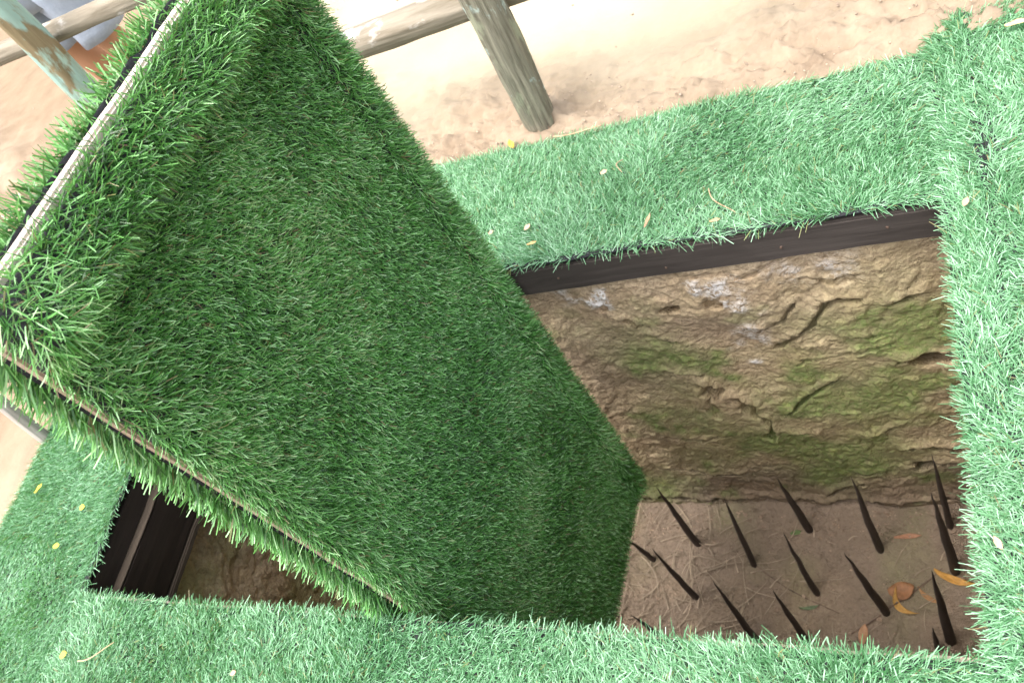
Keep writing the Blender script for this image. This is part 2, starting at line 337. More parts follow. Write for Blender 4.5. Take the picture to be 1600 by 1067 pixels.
def build_floor():
    xs = np.linspace(-0.15, L + 0.15, 300); ys = np.linspace(-0.15, W + 0.2, 150)
    X, Y = np.meshgrid(xs, ys, indexing='ij'); Z = floor_z(X, Y)
    k = 1 + 0 * X
    dark_earth = 1.0 + 0.25 * fbm(X * 4, Y * 4, None, 3)  # whole floor takes the darker earth tone
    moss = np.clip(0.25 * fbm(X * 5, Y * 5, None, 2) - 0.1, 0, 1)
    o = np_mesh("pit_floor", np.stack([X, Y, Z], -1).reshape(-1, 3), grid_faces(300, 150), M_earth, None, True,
                {"moss": moss.ravel(), "chalk": 0 * X.ravel(), "dark_earth": np.clip(dark_earth, 0, 1).ravel()})
    tag(o, kind="structure")
build_floor()

# ------------------------------------------------------------------ timber frame round the mouth
fr = empty("pit_frame", (0, 0, 0))
tag(fr, "dark stained timber frame lining the mouth of the pit under the turf", "frame")
rough_box("board", (-0.02, W + 0.014, -0.104), (L + 0.020, W + 0.042, -0.006), M_board, fr, 40, 0.0022, 0.004, 1)
rough_box("board", (L + 0.024, -0.03, -0.100), (L + 0.052, W + 0.040, -0.010), M_board_y, fr, 20, 0.002, 0.004, 2)
rough_box("board", (-0.02, -0.046, -0.070), (L + 0.020, -0.014, -0.012), M_palewood, fr, 40, 0.002, 0.004, 3)
rough_box("board", (-0.064, -0.03, -0.080), (-0.036, W + 0.01, -0.012), M_board_y, fr, 20, 0.002, 0.004, 4)
rough_box("board", (-0.034, -0.03, -0.232), (-0.004, W + 0.01, -0.078), M_board_y, fr, 20, 0.003, 0.005, 5)
rough_box("board_edge", (-0.0345, -0.03, -0.0775), (-0.0030, W + 0.01, -0.0750), M_boardedge, fr, 30, 0.0022, 0.0008, 6)
rough_box("batten", (-0.024, -0.03, -0.256), (0.004, W + 0.01, -0.236), M_boardedge, fr, 30, 0.004, 0.004, 7)

M_nail = mat_plain("rusty_nail", (0.09, 0.06, 0.045), 0.6, 0.4, 60)
for nx, nz in ((1.735, -0.060), (1.20, -0.050), (1.47, -0.072), (1.95, -0.045)):
    bm = bmesh.new(); bmesh.ops.create_cone(bm, cap_ends=True, segments=12, radius1=0.0035, radius2=0.0028, depth=0.004)
    bmesh.ops.rotate(bm, verts=bm.verts, matrix=Matrix.Rotation(math.pi / 2, 3, 'X')); bmesh.ops.translate(bm, verts=bm.verts, vec=(nx, W + 0.0125, nz))
    bm_obj("nail", bm, M_nail, fr)

# ------------------------------------------------------------------ turf blades
def unit(a): return a / np.maximum(np.linalg.norm(a, axis=-1, keepdims=True), 1e-9)
def blades(name, P, N, D, length, width, lie, mat, parent, nseg=2, tint=None, curl=0.25, seed=1, jit=0.30):
    """flat yarn strips rooted at P, starting along N and bending over towards D. lie: how far each one lies over (0..1)"""
    rng = np.random.default_rng(seed); n = len(P)
    lie = lie[:, None]; ln = length[:, None]
    rnd = unit(rng.normal(size=(n, 3)))
    t0 = unit(N * (1.15 - lie) + D * (0.35 + 0.5 * lie) + jit * rnd)
    t1 = unit(N * (0.55 - 0.62 * lie) + D * (0.45 + 0.75 * lie) + (jit + 0.1) * rnd + curl * unit(rng.normal(size=(n, 3))))
    wv = unit(np.cross(t0, unit(rng.normal(size=(n, 3)) + 0.6 * N)))
    tw = unit(np.cross(t1, np.cross(wv, t1)) + 0.35 * rng.normal(size=(n, 3)))
    ts = np.linspace(0, 1, nseg + 1); V = np.empty((n, nseg + 1, 2, 3), np.float32)
    for i, t in enumerate(ts):
        c = P + ln * (t0 * (t - 0.5 * t * t) + t1 * (0.5 * t * t))
        ww = unit(wv * (1 - t) + tw * t) * (width[:, None] * (1.0 if t < 0.9 else 0.72) * 0.5)
        V[:, i, 0] = c - ww; V[:, i, 1] = c + ww
    base = (np.arange(n) * (nseg + 1) * 2)[:, None]
    q = np.concatenate([base + np.array([2 * i, 2 * i + 1, 2 * i + 3, 2 * i + 2])[None] for i in range(nseg)], 1).reshape(-1, 4)
    tint = rng.random(n) if tint is None else tint
    o = np_mesh(name, V.reshape(-1, 3), q, mat, parent, False, {"tint": np.repeat(tint, (nseg + 1) * 2)})
    return tag(o, kind="stuff")
def tufts(a0, a1, b0, b1, spacing, per, rng, spread=0.0045):
    na, nb = max(1, int((a1 - a0) / spacing)), max(1, int((b1 - b0) / spacing))
    A, B = np.meshgrid((np.arange(na) + 0.5) / na * (a1 - a0) + a0, (np.arange(nb) + 0.5) / nb * (b1 - b0) + b0, indexing='ij')
    A = A.ravel() + rng.normal(0, spacing * 0.22, na * nb); B = B.ravel() + rng.normal(0, spacing * 0.22, na * nb)
    A = np.repeat(A, per); B = np.repeat(B, per)
    return A + rng.normal(0, spread, len(A)), B + rng.normal(0, spread, len(B))
def tints(A, B, rng, seed):
    t = rng.random(len(A)) ** 1.25 * 0.93 + 0.16 * fbm(A * 5 + seed, B * 5, None, 2)
    t = np.clip(t, 0, 0.93); brown = rng.random(len(A)) < 0.025
    return np.where(brown, 0.96 + 0.04 * rng.random(len(A)), t)

def mat_z(x, y, seed):
    return 0.010 + 0.005 * fbm(x * 3.1 + seed, y * 3.1, None, 3)
def turf_mat(label, x0, x1, y0, y1, lean, regions, seed, edge, lift=0.0):
    """one mat: woven backing sheet + pile. regions: (x0,x1,y0,y1,spacing,per). edge: list of (axis, value, dir) borders at the pit mouth"""
    root = empty("artificial_turf_mat", (x0, y0, 0)); tag(root, label, "artificial turf", "turf mats laid round the pit")
    inv = Matrix.Translation((-x0, -y0, 0))
    nx, ny = max(3, int((x1 - x0) / 0.02)), max(3, int((y1 - y0) / 0.02))
    X, Y = np.meshgrid(np.linspace(x0, x1, nx), np.linspace(y0, y1, ny), indexing='ij')
    ed = 0.004 * vnoise(X * 12 + seed, Y * 12)
    V = []
    for k in (0, 1):
        Z = mat_z(X, Y, seed) + lift - 0.006 * (1 - k)
        V.append(np.stack([X - x0 + ed * (np.abs(X - x0) < 1e-6), Y - y0 + ed, Z], -1).reshape(-1, 3))
    f = grid_faces(nx, ny); n = nx * ny
    idx = np.arange(n).reshape(nx, ny); ring = np.concatenate([idx[:, 0], idx[-1, 1:], idx[-2::-1, -1], idx[0, -2:0:-1]])
    r2 = np.roll(ring, -1); side = np.stack([ring, r2, r2 + n, ring + n], -1)
    np_mesh("backing", np.concatenate(V), np.concatenate([f + n, f[:, ::-1], side]), M_backing, root, True)
    rng = np.random.default_rng(seed); As, Bs = [], []
    for (a0, a1, b0, b1, sp, per) in regions:
        A, B = tufts(a0, a1, b0, b1, sp, per, rng); As.append(A); Bs.append(B)
    A = np.concatenate(As); B = np.concatenate(Bs); n = len(A)
    Nn = np.tile(np.array([0, 0, 1.0]), (n, 1))
    e = 0.01
    Nn[:, 0] = -(mat_z(A + e, B, seed) - mat_z(A - e, B, seed)) / (2 * e); Nn[:, 1] = -(mat_z(A, B + e, seed) - mat_z(A, B - e, seed)) / (2 * e); Nn = unit(Nn)
    ang = math.atan2(lean[1], lean[0]) + 1.5 * fbm(A * 4.5 + seed, B * 4.5, None, 3) + rng.normal(0, 0.75, n)
    D = np.stack([np.cos(ang), np.sin(ang), 0 * ang], -1)
    lie = np.clip(0.86 + 0.34 * fbm(A * 4.4 + 5 * seed, B * 4.4, None, 3) + rng.normal(0, 0.14, n), 0.1, 1.05)
    ln = rng.uniform(0.016, 0.031, n)
    for ax, val, sg in edge:                        # the pile hangs over the pit mouth
        q = (A if ax == 0 else B); d = np.abs(q - val); w = sstep(0.022, 0.0, d)[:, None] * rng.random((n, 1)) ** 1.5
        out = np.zeros((n, 3)); out[:, ax] = sg; out[:, 2] = -0.25
        D = unit(D * (1 - 0.7 * w) + out * w); lie = np.clip(lie + 0.15 * w[:, 0], 0, 1)
        far = (d < 0.02) & (rng.random(n) < 0.05); ln = np.where(far, ln * 1.5, ln)
    P = np.stack([A - x0, B - y0, mat_z(A, B, seed) + lift], -1)
    blades("turf_pile", P, Nn, D, ln, rng.uniform(0.0012, 0.0020, n), lie, M_turf, root, 2, tints(A, B, rng, seed), 0.35, seed)
    return root
S0, PER = 0.0080, 7
turf_mat("long turf strip along the far side of the pit below the fence post", -0.50, L + 0.024, W + 0.018, 1.245, (0.5, 0.9),
         [(0.45, L + 0.02, W + 0.020, 1.243, S0, PER), (-0.49, 0.45, W + 0.020, 1.243, 0.017, 6)], 1, [(1, W + 0.018, -1)])
turf_mat("narrow turf strip along the right-hand edge of the pit mouth", L + 0.027, 2.137, -0.62, 1.325, (-0.5, 0.6),
         [(L + 0.028, 2.135, -0.12, 1.322, S0 * 0.95, PER + 1), (L + 0.028, 2.135, -0.61, -0.12, 0.018, 6)], 2, [(0, L + 0.027, -1), (0, 2.137, 1)], 0.012)
turf_mat("outer turf mat at the far right beyond the narrow strip", 2.1372, 3.1, -0.62, 1.325, (-0.2, 0.9),
         [(2.139, 2.30, -0.1, 1.322, S0, PER), (2.30, 3.09, -0.6, 1.32, 0.026, 6), (2.139, 2.30, -0.6, -0.1, 0.022, 6)], 3, [(0, 2.1372, -1)], 0.011)
turf_mat("front turf mat running along the bottom edge of the pit mouth", -0.030, L + 0.024, -0.62, -0.024, (0.3, 0.8),
         [(-0.028, L + 0.02, -0.31, -0.026, S0, PER), (-0.028, L + 0.02, -0.61, -0.31, 0.022, 6)], 4, [(1, -0.024, 1)], 0.003)
turf_mat("turf mat on bare soil at the left end of the pit", -0.525, -0.034, -0.62, W + 0.014, (0.2, -0.7),
         [(-0.523, -0.036, -0.30, W, S0 * 1.05, PER), (-0.523, -0.036, -0.61, -0.30, 0.022, 6)], 5, [(0, -0.034, 1)])

# ------------------------------------------------------------------ the swivelling lid
def rodrigues(r):
    r = np.array(r); t = np.linalg.norm(r); k = r / t
    K = np.array([[0, -k[2], k[1]], [k[2], 0, -k[0]], [-k[1], k[0], 0]])
    return np.eye(3) + math.sin(t) * K + (1 - math.cos(t)) * K @ K
LR = rodrigues((-0.046, 0.0475, -0.0646))
lid = empty("trap_lid", (0, 0, 0)); LM = Matrix.Identity(4)
for i in range(3):
    for j in range(3): LM[i][j] = LR[i, j]
LM.translation = Vector((1.0385, W / 2, 0.003)); lid.matrix_world = LM
tag(lid, "turf covered swivel lid tipped upright across the open pit", "trapdoor")
# lid space: +X faces the camera, Y across the pit, Z up along the lid
LA, LB, LH, LT = 1.016, 1.150, 0.408, 0.021      # up, down, half width, thickness of the timber
rough_box("edge_batten", (-LT, -LH, LA - 0.040), (0, LH, LA), mat_wood("lid_end_batten", (0.48, 0.40, 0.34), (0.72, 0.64, 0.57), 1, 3, 14, 0.75), lid, 30, 0.002, 0.004, 11)  # paler copy of the lid wood, with bright top light in its colour
rough_box("edge_batten", (-LT, -LH, -LB), (0, LH, -LB + 0.04), M_lidwood, lid, 30, 0.002, 0.004, 12)
rough_box("edge_batten", (-LT, -LH, -LB + 0.041), (0, -LH + 0.04, LA - 0.041), M_lidwood, lid, 60, 0.002, 0.004, 13)
rough_box("edge_batten", (-LT, LH - 0.04, -LB + 0.041), (0, LH, LA - 0.041), M_lidwood, lid, 60, 0.002, 0.004, 14)
rough_box("panel", (-LT + 0.006, -LH + 0.041, -LB + 0.042), (-0.006, LH - 0.041, LA - 0.042), M_lidwood, lid, 20, 0.001, 0.002, 15)
bm = bmesh.new(); bmesh.ops.create_cone(bm, cap_ends=True, segments=20, radius1=0.013, radius2=0.013, depth=2 * LH - 0.03)
bmesh.ops.rotate(bm, verts=bm.verts, matrix=Matrix.Rotation(math.pi / 2, 3, 'X')); bmesh.ops.translate(bm, verts=bm.verts, vec=(-LT - 0.017, 0, 0))
bm_obj("pivot_rod", bm, mat_plain("rusty_iron", (0.06, 0.035, 0.025), 0.7, 0.4, 40), lid, True)

def Hf(y, z):
    """height of the front backing over the timber: padded rolls along the top, far and near edges"""
    dt = LA - z; df = LH - y; dn = y + LH; db = z + LB
    h = 0.004 + 0.042 * sstep(0.112, 0.080, dt + 0.010 * vnoise(y * 9, z * 3)) * sstep(-0.02, 0.09, dt)
    h += 0.018 * sstep(0.092, 0.056, df + 0.008 * vnoise(z * 9, 4)) * sstep(-0.02, 0.06, df)
    h += 0.008 * sstep(0.10, 0.05, dn) * sstep(-0.03, 0.04, dn)
    h += 0.004 * fbm(y * 5, z * 5, None, 2) * sstep(0, 0.05, np.minimum(df, dn))
    h -= 0.002 * np.exp(-((df - 0.085) / 0.012) ** 2) + 0.006 * np.exp(-((dt - 0.108) / 0.012) ** 2)
    return np.maximum(h, 0.0025)
def lid_backing(name, front):
    ny, nz = 60, 150
    Y, Z = np.meshgrid(np.linspace(-LH + (0.004 if front else 0.001), LH - 0.004, ny), np.linspace(-LB + 0.004, LA - (0.012 if front else 0.001), nz), indexing='ij')
    if not front: Z = Z + sstep(LA - 0.03, LA, Z) * (0.005 * fbm(Y * 22, 0 * Y, None, 3) - 0.001)
    if front: X0 = Hf(Y, Z); X1 = X0 * 0 + 0.0008
    else: X0 = -LT - 0.003 - 0.003 * (1 + vnoise(Y * 6, Z * 6)) - 0.004 * sstep(0.10, 0.0, LA - Z) - 0.006 * sstep(0.06, 0, Y + LH); X1 = X0 - 0.004
    n = ny * nz; f = grid_faces(ny, nz); idx = np.arange(n).reshape(ny, nz)
    ring = np.concatenate([idx[:, 0], idx[-1, 1:], idx[-2::-1, -1], idx[0, -2:0:-1]]); r2 = np.roll(ring, -1)
    V = np.concatenate([np.stack([X0, Y, Z], -1).reshape(-1, 3), np.stack([X1, Y, Z], -1).reshape(-1, 3)])
    np_mesh(name, V, np.concatenate([f, f[:, ::-1] + n, np.stack([r2, ring, ring + n, r2 + n], -1)]), M_backing, lid, True)
lid_backing("turf_backing", True); lid_backing("turf_backing", False)

def lid_front():
    rng = np.random.default_rng(31)
    y, z = tufts(-LH + 0.003, LH - 0.002, -LB + 0.002, LA - 0.002, 0.0084, 7, rng, 0.0030)
    y = np.clip(y, -LH + 0.003, LH - 0.001); z = np.clip(z, -LB + 0.001, LA - 0.001 - 0.010 * (0.5 + 0.5 * fbm(y * 14, 0 * y, None, 2))); n = len(y); e = 0.006
    hy = (Hf(y + e, z) - Hf(y - e, z)) / (2 * e); hz = (Hf(y, z + e) - Hf(y, z - e)) / (2 * e)
    N = unit(np.stack([np.ones(n), -hy, -hz], -1)); P = np.stack([Hf(y, z), y, z], -1)
    dt, df, dn, db = LA - z, LH - y, y + LH, z + LB
    a = 0.9 * fbm(y * 6, z * 6, None, 3) + rng.normal(0, 0.65, n)
    dy, dz = 0.42, -0.85
    D = np.stack([0 * a, dy * np.cos(a) - dz * np.sin(a), dy * np.sin(a) + dz * np.cos(a)], -1)
    lie = np.clip(0.24 + 0.26 * fbm(y * 6 + 3, z * 6, None, 3) + rng.normal(0, 0.20, n), -0.15, 0.95)
    def push(w, vec, amt):
        nonlocal D
        w = (w * amt)[:, None]; D = unit(D * (1 - np.minimum(w, 0.9)) + np.array(vec) * w)
    push(sstep(0.08, 0.0, dn) * (0.1 + 0.9 * rng.random(n)), (-0.30, -0.85, -0.35), 1.05)
    push(sstep(0.07, 0.03, df) * (0.4 + 0.6 * rng.random(n)), (0.25, 0.8, -0.35), 1.0)
    push(sstep(0.040, 0.0, dt) * rng.random(n), (-0.75, -0.25, 0.55), 1.1)
    push(sstep(0.04, 0.0, db) * rng.random(n), (0.0, 0.0, -1.0), 0.8)
    ln = rng.uniform(0.013, 0.025, n) * (1 + 0.42 * sstep(0.13, 0.08, dt) + 0.32 * sstep(0.16, 0.05, dn) + 0.3 * sstep(0.09, 0.05, df))
    lie = np.clip(lie + 0.10 * sstep(0.15, 0.08, dt) + 0.15 * sstep(0.16, 0.05, dn) + 0.2 * sstep(0.03, 0.0, dn), 0.05, 1)
    blades("turf_pile", P, N, D, ln, rng.uniform(0.0012, 0.0020, n), lie, M_lidturf, lid, 2, tints(y, z, rng, 9), 0.30, 32, 0.42)
def lid_back():
    rng = np.random.default_rng(41)
    sets = [(-LH, -LH + 0.03, -0.35, LA, 0.0062, 8), (-LH + 0.03, -LH + 0.10, -0.35, LA, 0.011, 7), (-LH + 0.10, LH, LA - 0.10, LA - 0.03, 0.011, 7), (-LH + 0.03, LH, LA - 0.03, LA, 0.0075, 8), (LH - 0.06, LH, -0.1, LA - 0.10, 0.013, 6), (-LH + 0.10, LH - 0.06, -LB, LA - 0.10, 0.028, 7), (-LH, -LH + .1, -LB, -0.35, 0.02, 6)]
    ys, zs = zip(*[tufts(*s, rng) for s in sets]); y = np.clip(np.concatenate(ys), -LH, LH); z = np.clip(np.concatenate(zs), -LB, LA); n = len(y)
    x = -LT - 0.006 - 0.003 * (1 + vnoise(y * 6, z * 6)) - 0.004 * sstep(0.10, 0.0, LA - z) - 0.006 * sstep(0.06, 0, y + LH)
    P = np.stack([x, y, z], -1); N = np.tile(np.array([-1.0, 0, 0]), (n, 1))
    ed = sstep(0.03, 0.0, y + LH)[:, None] * rng.random((n, 1)); N = unit(N * (1 - ed) + np.array((0.10, -1.0, -0.45)) * ed)
    et = sstep(0.03, 0.0, LA - z)[:, None] * rng.random((n, 1)); N = unit(N * (1 - et) + np.array((0.35, -0.2, 1.0)) * et)
    a = rng.normal(0, 0.8, n); D = np.stack([0 * a, np.sin(a) * 0.8, -np.cos(a)], -1)
    w = (sstep(0.06, -0.01, y + LH) * (0.3 + 0.7 * rng.random(n)))[:, None]; D = unit(D * (1 - 0.8 * w) + np.array((-0.2, -0.85, -0.45)) * w)
    w = (sstep(0.05, 0.0, LA - z) * rng.random(n))[:, None]; D = unit(D * (1 - 0.9 * w) + np.array((-0.2, 0.0, 1.0)) * w)
    blades("turf_pile", P, N, D, rng.uniform(0.026, 0.044, n) * (1 + 0.40 * sstep(0.03, 0.0, y + LH)), rng.uniform(0.0020, 0.0031, n), np.clip(rng.normal(0.5, 0.15, n), 0.1, 0.95), M_lidturf, lid, 2, tints(y, z, rng, 17), 0.3, 42)
lid_front(); lid_back()

# ------------------------------------------------------------------ spikes
def spike(base, tip, label, r=0.019, seed=0):
    b = Vector(base); t = Vector(tip); ax = t - b; h = ax.length
    bm = bmesh.new(); rng = random.Random(seed); seg = 10
    prof = [(-0.10, 1.05), (0.0, 1.03), (0.12, 0.98), (0.27, 0.91), (0.43, 0.82), (0.58, 0.69), (0.72, 0.50), (0.85, 0.29), (0.95, 0.13), (1.0, 0.02)]
    rings = []; fl = rng.uniform(0.65, 0.9); ph = rng.random() * 3
    for k, (q, rr) in enumerate(prof):
        rg = []
        bend = 0.001 * math.sin(max(q, 0) * 3.1); ox, oy = rng.uniform(-.002, .002) + bend * math.cos(ph), rng.uniform(-.002, .002) + bend * math.sin(ph)
        for s in range(seg):
            a = s / seg * 2 * math.pi + ph; j = 1 + rng.uniform(-.05, .05)
            rg.append(bm.verts.new((r * rr * j * math.cos(a) + ox, r * rr * j * fl * math.sin(a) + oy, q * h)))
        rings.append(rg)
    for r0, r1 in zip(rings[:-1], rings[1:]):
        for s in range(seg): bm.faces.new((r0[s], r0[(s + 1) % seg], r1[(s + 1) % seg], r1[s]))
    bm.faces.new(rings[-1]); bm.faces.new(rings[0][::-1])
    o = bm_obj("spike", bm, M_spike, None, True); o.location = b
    o.rotation_euler = ax.to_track_quat('Z', 'Y').to_euler()
    tag(o, label, "spike", "pointed spikes set in the pit floor")
SP = [((1.0668, 0.7033), (1.0861, 0.7215, -1.133), "dark spike in front of the mossy pit wall, nearest the lid's lower corner"),
      ((1.2858, 0.6288), (1.3336, 0.6646, -1.083), "dark spike in the far row, second from the lid"),
      ((1.4851, 0.7587), (1.4819, 0.7570, -1.156), "dark spike in the far row, third from the lid, close to the wall"),
      ((1.7224, 0.6959), (1.7274, 0.6976, -1.026), "tall dark spike standing against the yellow-green moss, fourth from the lid"),
      ((1.9471, 0.7850), (1.9422, 0.7846, -1.076), "dark spike in the far right corner before the wall cavity"),
      ((1.9516, 0.6303), (1.9386, 0.6284, -0.984), "dark spike by the right turf edge, in front of the corner one"),
      ((1.9241, 0.3896), (1.9298, 0.3908, -0.906), "thick dark spike at the near right corner beside the yellow leaves"),
      ((1.7338, 0.4770), (1.7054, 0.4636, -1.000), "leaning dark spike just left of the curled orange leaf"),
      ((1.5064, 0.5362), (1.5210, 0.5455, -1.081), "slender dark spike standing alone mid-floor with a white speck beside it"),
      ((1.4736, 0.3687), (1.4883, 0.3810, -1.105), "dark spike in the near row cut off by the front turf, right of two"),
      ((1.3098, 0.3465), (1.3363, 0.3744, -1.006), "dark spike in the near row cut off by the front turf, left of two"),
      ((1.0724, 0.4981), (1.0841, 0.5119, -1.148), "dark spike rising out of the dry straw near the lid"),
      ((0.8956, 0.6356), (0.8878, 0.6260, -1.400), "short spike stub half hidden by the lid's lower end"),
      ((0.9681, 0.3340), (0.9668, 0.3319, -1.313), "spike tip in the near corner between lid and front turf"),
      ((1.8817, 0.3666), (1.8900, 0.3689, -1.403), "small spike tip left of the thick near right spike")]
for i, (b, t, lb) in enumerate(SP):
    spike((b[0], b[1], ZF), t, lb, (0.0195 if i in (5, 6, 7, 3) else 0.0162) if i < 12 else 0.014, i)

# ------------------------------------------------------------------ litter in the pit
def strip_mesh(lines, width, fold=0.0):
    """list of point lists -> ribbons"""
    V, F = [], []
    for pts, w in zip(lines, width):
        pts = np.array(pts); n = len(pts); t = unit(np.gradient(pts, axis=0)); s = unit(np.cross(t, np.array([0.1, 0.05, 1.0])))
        b = len(V)
        for k in range(n):
            ww = w * (1 - 0.75 * (k / (n - 1)) ** 2)
            V += [pts[k] - s[k] * ww / 2, pts[k] + np.array([0, 0, fold * w]), pts[k] + s[k] * ww / 2]
        for k in range(n - 1):
            a = b + 3 * k; F += [(a, a + 1, a + 4, a + 3), (a + 1, a + 2, a + 5, a + 4)]
    return np.array(V), np.array(F)
rng = np.random.default_rng(77); lines = []; ws = []
for i in range(230):
    if i < 170: x, y = 0.98 + rng.normal(0, 0.17), 0.50 + rng.normal(0, 0.17)
    else: x, y = rng.uniform(1.2, 2.0), rng.uniform(0.15, 0.75)
    y = min(max(y, 0.02), 0.78)
    a = rng.normal(0.7, 0.9); l = rng.uniform(0.04, 0.20) * (1 if i < 170 else 0.6); c = rng.normal(0, 0.6); z = 0.004 + abs(rng.normal(0, 0.009 if i < 170 else 0.002))
    pts = []; zz = rng.normal(0, 0.08)
    for k in range(6):
        s = k / 5; pts.append((x, y, float(floor_z(x, y)) + z + abs(zz) * l * s + 0.006 * math.sin(s * 3.1)))
        x += math.cos(a + c * s) * l / 5; y += math.sin(a + c * s) * l / 5
    lines.append(pts); ws.append(rng.uniform(0.0015, 0.006))
V, F = strip_mesh(lines, ws, 0.15)
o = np_mesh("straw_litter", V, F, M_straw, None, False)
tag(o, "dry straw and grass stems scattered over the pit floor by the lid", "straw", None, "stuff")

def pit_crumbs():
    rng = np.random.default_rng(5); bm = bmesh.new()
    bmesh.ops.create_icosphere(bm, subdivisions=1, radius=1.0); ico = np.array([v.co[:] for v in bm.verts]); fc = np.array([[v.index for v in f.verts] for f in bm.faces]); bm.free()
    V, F = [], []
    for i in range(900):
        x = rng.uniform(0.6, 2.02); y = 0.83 - abs(rng.normal(0, 0.05)) if i < 350 else rng.uniform(0.05, 0.82)
        r = rng.uniform(0.0015, 0.006) * (1.8 if rng.random() < 0.08 else 1)
        p = ico * (1 + 0.22 * rng.normal(size=(len(ico), 1))) * np.array([1, rng.uniform(.6, 1), rng.uniform(.5, .9)]) * r
        F.append(fc + len(V) * len(ico)); V.append(p + np.array([x, y, float(floor_z(x, y)) + 0.3 * r]))
    o = np_mesh("earth_crumbs", np.concatenate(V), np.concatenate(F), mat_plain("crumb_earth", (0.27, 0.20, 0.145), 0.95, 0.5, 30), None, False)
    tag(o, "loose crumbs of earth fallen on the pit floor", "earth crumbs", None, "stuff")
pit_crumbs()

def leaf(name, loc, rotz, ln, wd, col, label, cat="leaf", curl=0.3, tilt=(0, 0), group=None, bend=0.0):
    nu, nv = 11, 5; V = []
    if loc[2] > -0.5: ln *= 0.8; wd *= 0.8
    for i in range(nu):
        s = i / (nu - 1); w = wd * math.sin(math.pi * min(1, s * 0.94 + 0.05)) ** 0.75
        for j in range(nv):
            q = j / (nv - 1) - 0.5
            V.append(((s - 0.5) * ln, q * w + bend * ln * (s - 0.5) ** 2 * 4, curl * ln * (0.5 * (s - 0.5) ** 2) + abs(q) * w * 0.25 + 0.03 * ln * math.sin(9 * s + 5 * q)))
    m = mat_plain(name + "_" + cat, col, 0.6, 0.25, 60, 0.3, 0.001)
    o = np_mesh(name, np.array(V), grid_faces(nu, nv), m, None, True); o.location = loc if loc[2] > -0.5 else (loc[0], loc[1], float(floor_z(loc[0], loc[1])) + 0.007); o.rotation_euler = (tilt[0], tilt[1], rotz)
    md = o.modifiers.new("thickness", 'SOLIDIFY'); md.thickness = 0.0006
    tag(o, label, cat, group)
leaf("fallen_leaf", (1.787, .548, ZF + .022), 0.3, .085, .062, (.26, .125, .058), "round curled orange-brown dead leaf on the pit floor", curl=.5, bend=.1)
leaf("fallen_leaf", (1.774, .494, ZF + .018), -0.9, .11, .022, (.40, .225, .06), "narrow bent yellow leaf lying under the orange-brown leaf", curl=.4, bend=.35)
leaf("fallen_leaf", (1.945, .595, ZF + .020), -0.35, .13, .026, (.48, .255, .06), "long bright orange-yellow leaf beside the right turf edge in the pit", curl=.2, bend=.1)
leaf("fallen_leaf", (1.864, .535, ZF + .016), -0.6, .09, .016, (.33, .18, .08), "dull orange sliver of leaf behind the thick near right spike", curl=.2, bend=.15)
leaf("fallen_leaf", (1.440, .750, ZF + .016), 0.2, .045, .018, (.10, .15, .05), "small green leaf on the pit floor by the far wall", curl=.2)
leaf("fallen_leaf", (1.485, .479, ZF + .018), 0.2, .07, .013, (.13, .17, .09), "thin grey-green leaf on the pit floor between two spikes", curl=.2, bend=.1)
leaf("fallen_leaf", (1.66, .40, ZF + .016), 1.4, .07, .03, (.36, .20, .11), "pale brown dead leaf by the near edge of the pit floor", curl=.3)
leaf("fallen_leaf", (1.815, .74, ZF + .030), 0.1, .09, .018, (.33, .17, .10), "thin rusty leaf lying before the far wall of the pit", curl=.2)

# pieces lying on the turf
TZ = 0.034
leaf("fallen_leaf", (1.027, 1.252, .030), 2.1, .060, .020, (.66, .40, .07), "yellow leaf at the soil edge below the fence post", tilt=(.3, .1))
leaf("fallen_leaf", (1.136, .940, TZ), 1.0, .026, .018, (.55, .36, .26), "pinkish bud scale on the far turf strip near the lid", "bud", .6)
leaf("fallen_leaf", (1.1585, .886, TZ), .2, .034, .010, (.60, .38, .16), "tan bud husk on the far turf strip just above the pit edge", "bud", .5)
leaf("fallen_leaf", (1.03, .945, TZ), .9, .018, .014, (.55, .32, .22), "small pink petal on the far turf touching the lid", "petal", .5)
leaf("fallen_leaf", (1.326, 1.072, TZ), .5, .022, .018, (.56, .35, .24), "small pink petal midway across the far turf strip", "petal", .6)
leaf("fallen_leaf", (1.456, .894, TZ), 1.3, .050, .010, (.42, .25, .15), "thin brown leaf sliver on the far turf above the board", curl=.3)
leaf("fallen_leaf", (1.6145, .8615, TZ), .1, .030, .010, (.52, .30, .16), "orange-brown chip at the far turf edge over the dark board", "chip", .3)
leaf("fallen_leaf", (2.094, .796, TZ + .010), 1.2, .026, .014, (.50, .30, .20), "brown seed husk on the right turf strip near the pit corner", "husk", .6)
leaf("fallen_leaf", (2.222, 1.235, TZ + .012), .1, .055, .018, (.62, .45, .22), "tan leaf on the outer mat at the right picture edge", curl=.3)
leaf("fallen_leaf", (2.0835, .144, TZ + .010), 2.0, .028, .012, (.50, .32, .22), "pale brown chip on the right turf strip near the front corner", "chip", .3)
leaf("fallen_leaf", (-.148, .213, TZ), .3, .024, .022, (.70, .58, .06), "bright yellow petal on the left mat beside the pit mouth", "petal", .3)
leaf("fallen_leaf", (-.394, .274, TZ), 1.1, .042, .016, (.62, .48, .05), "yellow leaf scrap near the outer edge of the left mat", curl=.4)
leaf("fallen_leaf", (-.188, .102, TZ), .2, .032, .020, (.55, .58, .06), "lime yellow petal left of the black pit corner", "petal", .3)
leaf("fallen_leaf", (.035, -.172, TZ + .003), .6, .028, .024, (.68, .56, .07), "yellow petal on the front mat at the bottom left", "petal", .3)
leaf("fallen_leaf", (.62, -.165, TZ + .003), .6, .020, .014, (.52, .30, .22), "tiny pink chip on the front mat below the lid", "chip", .4)
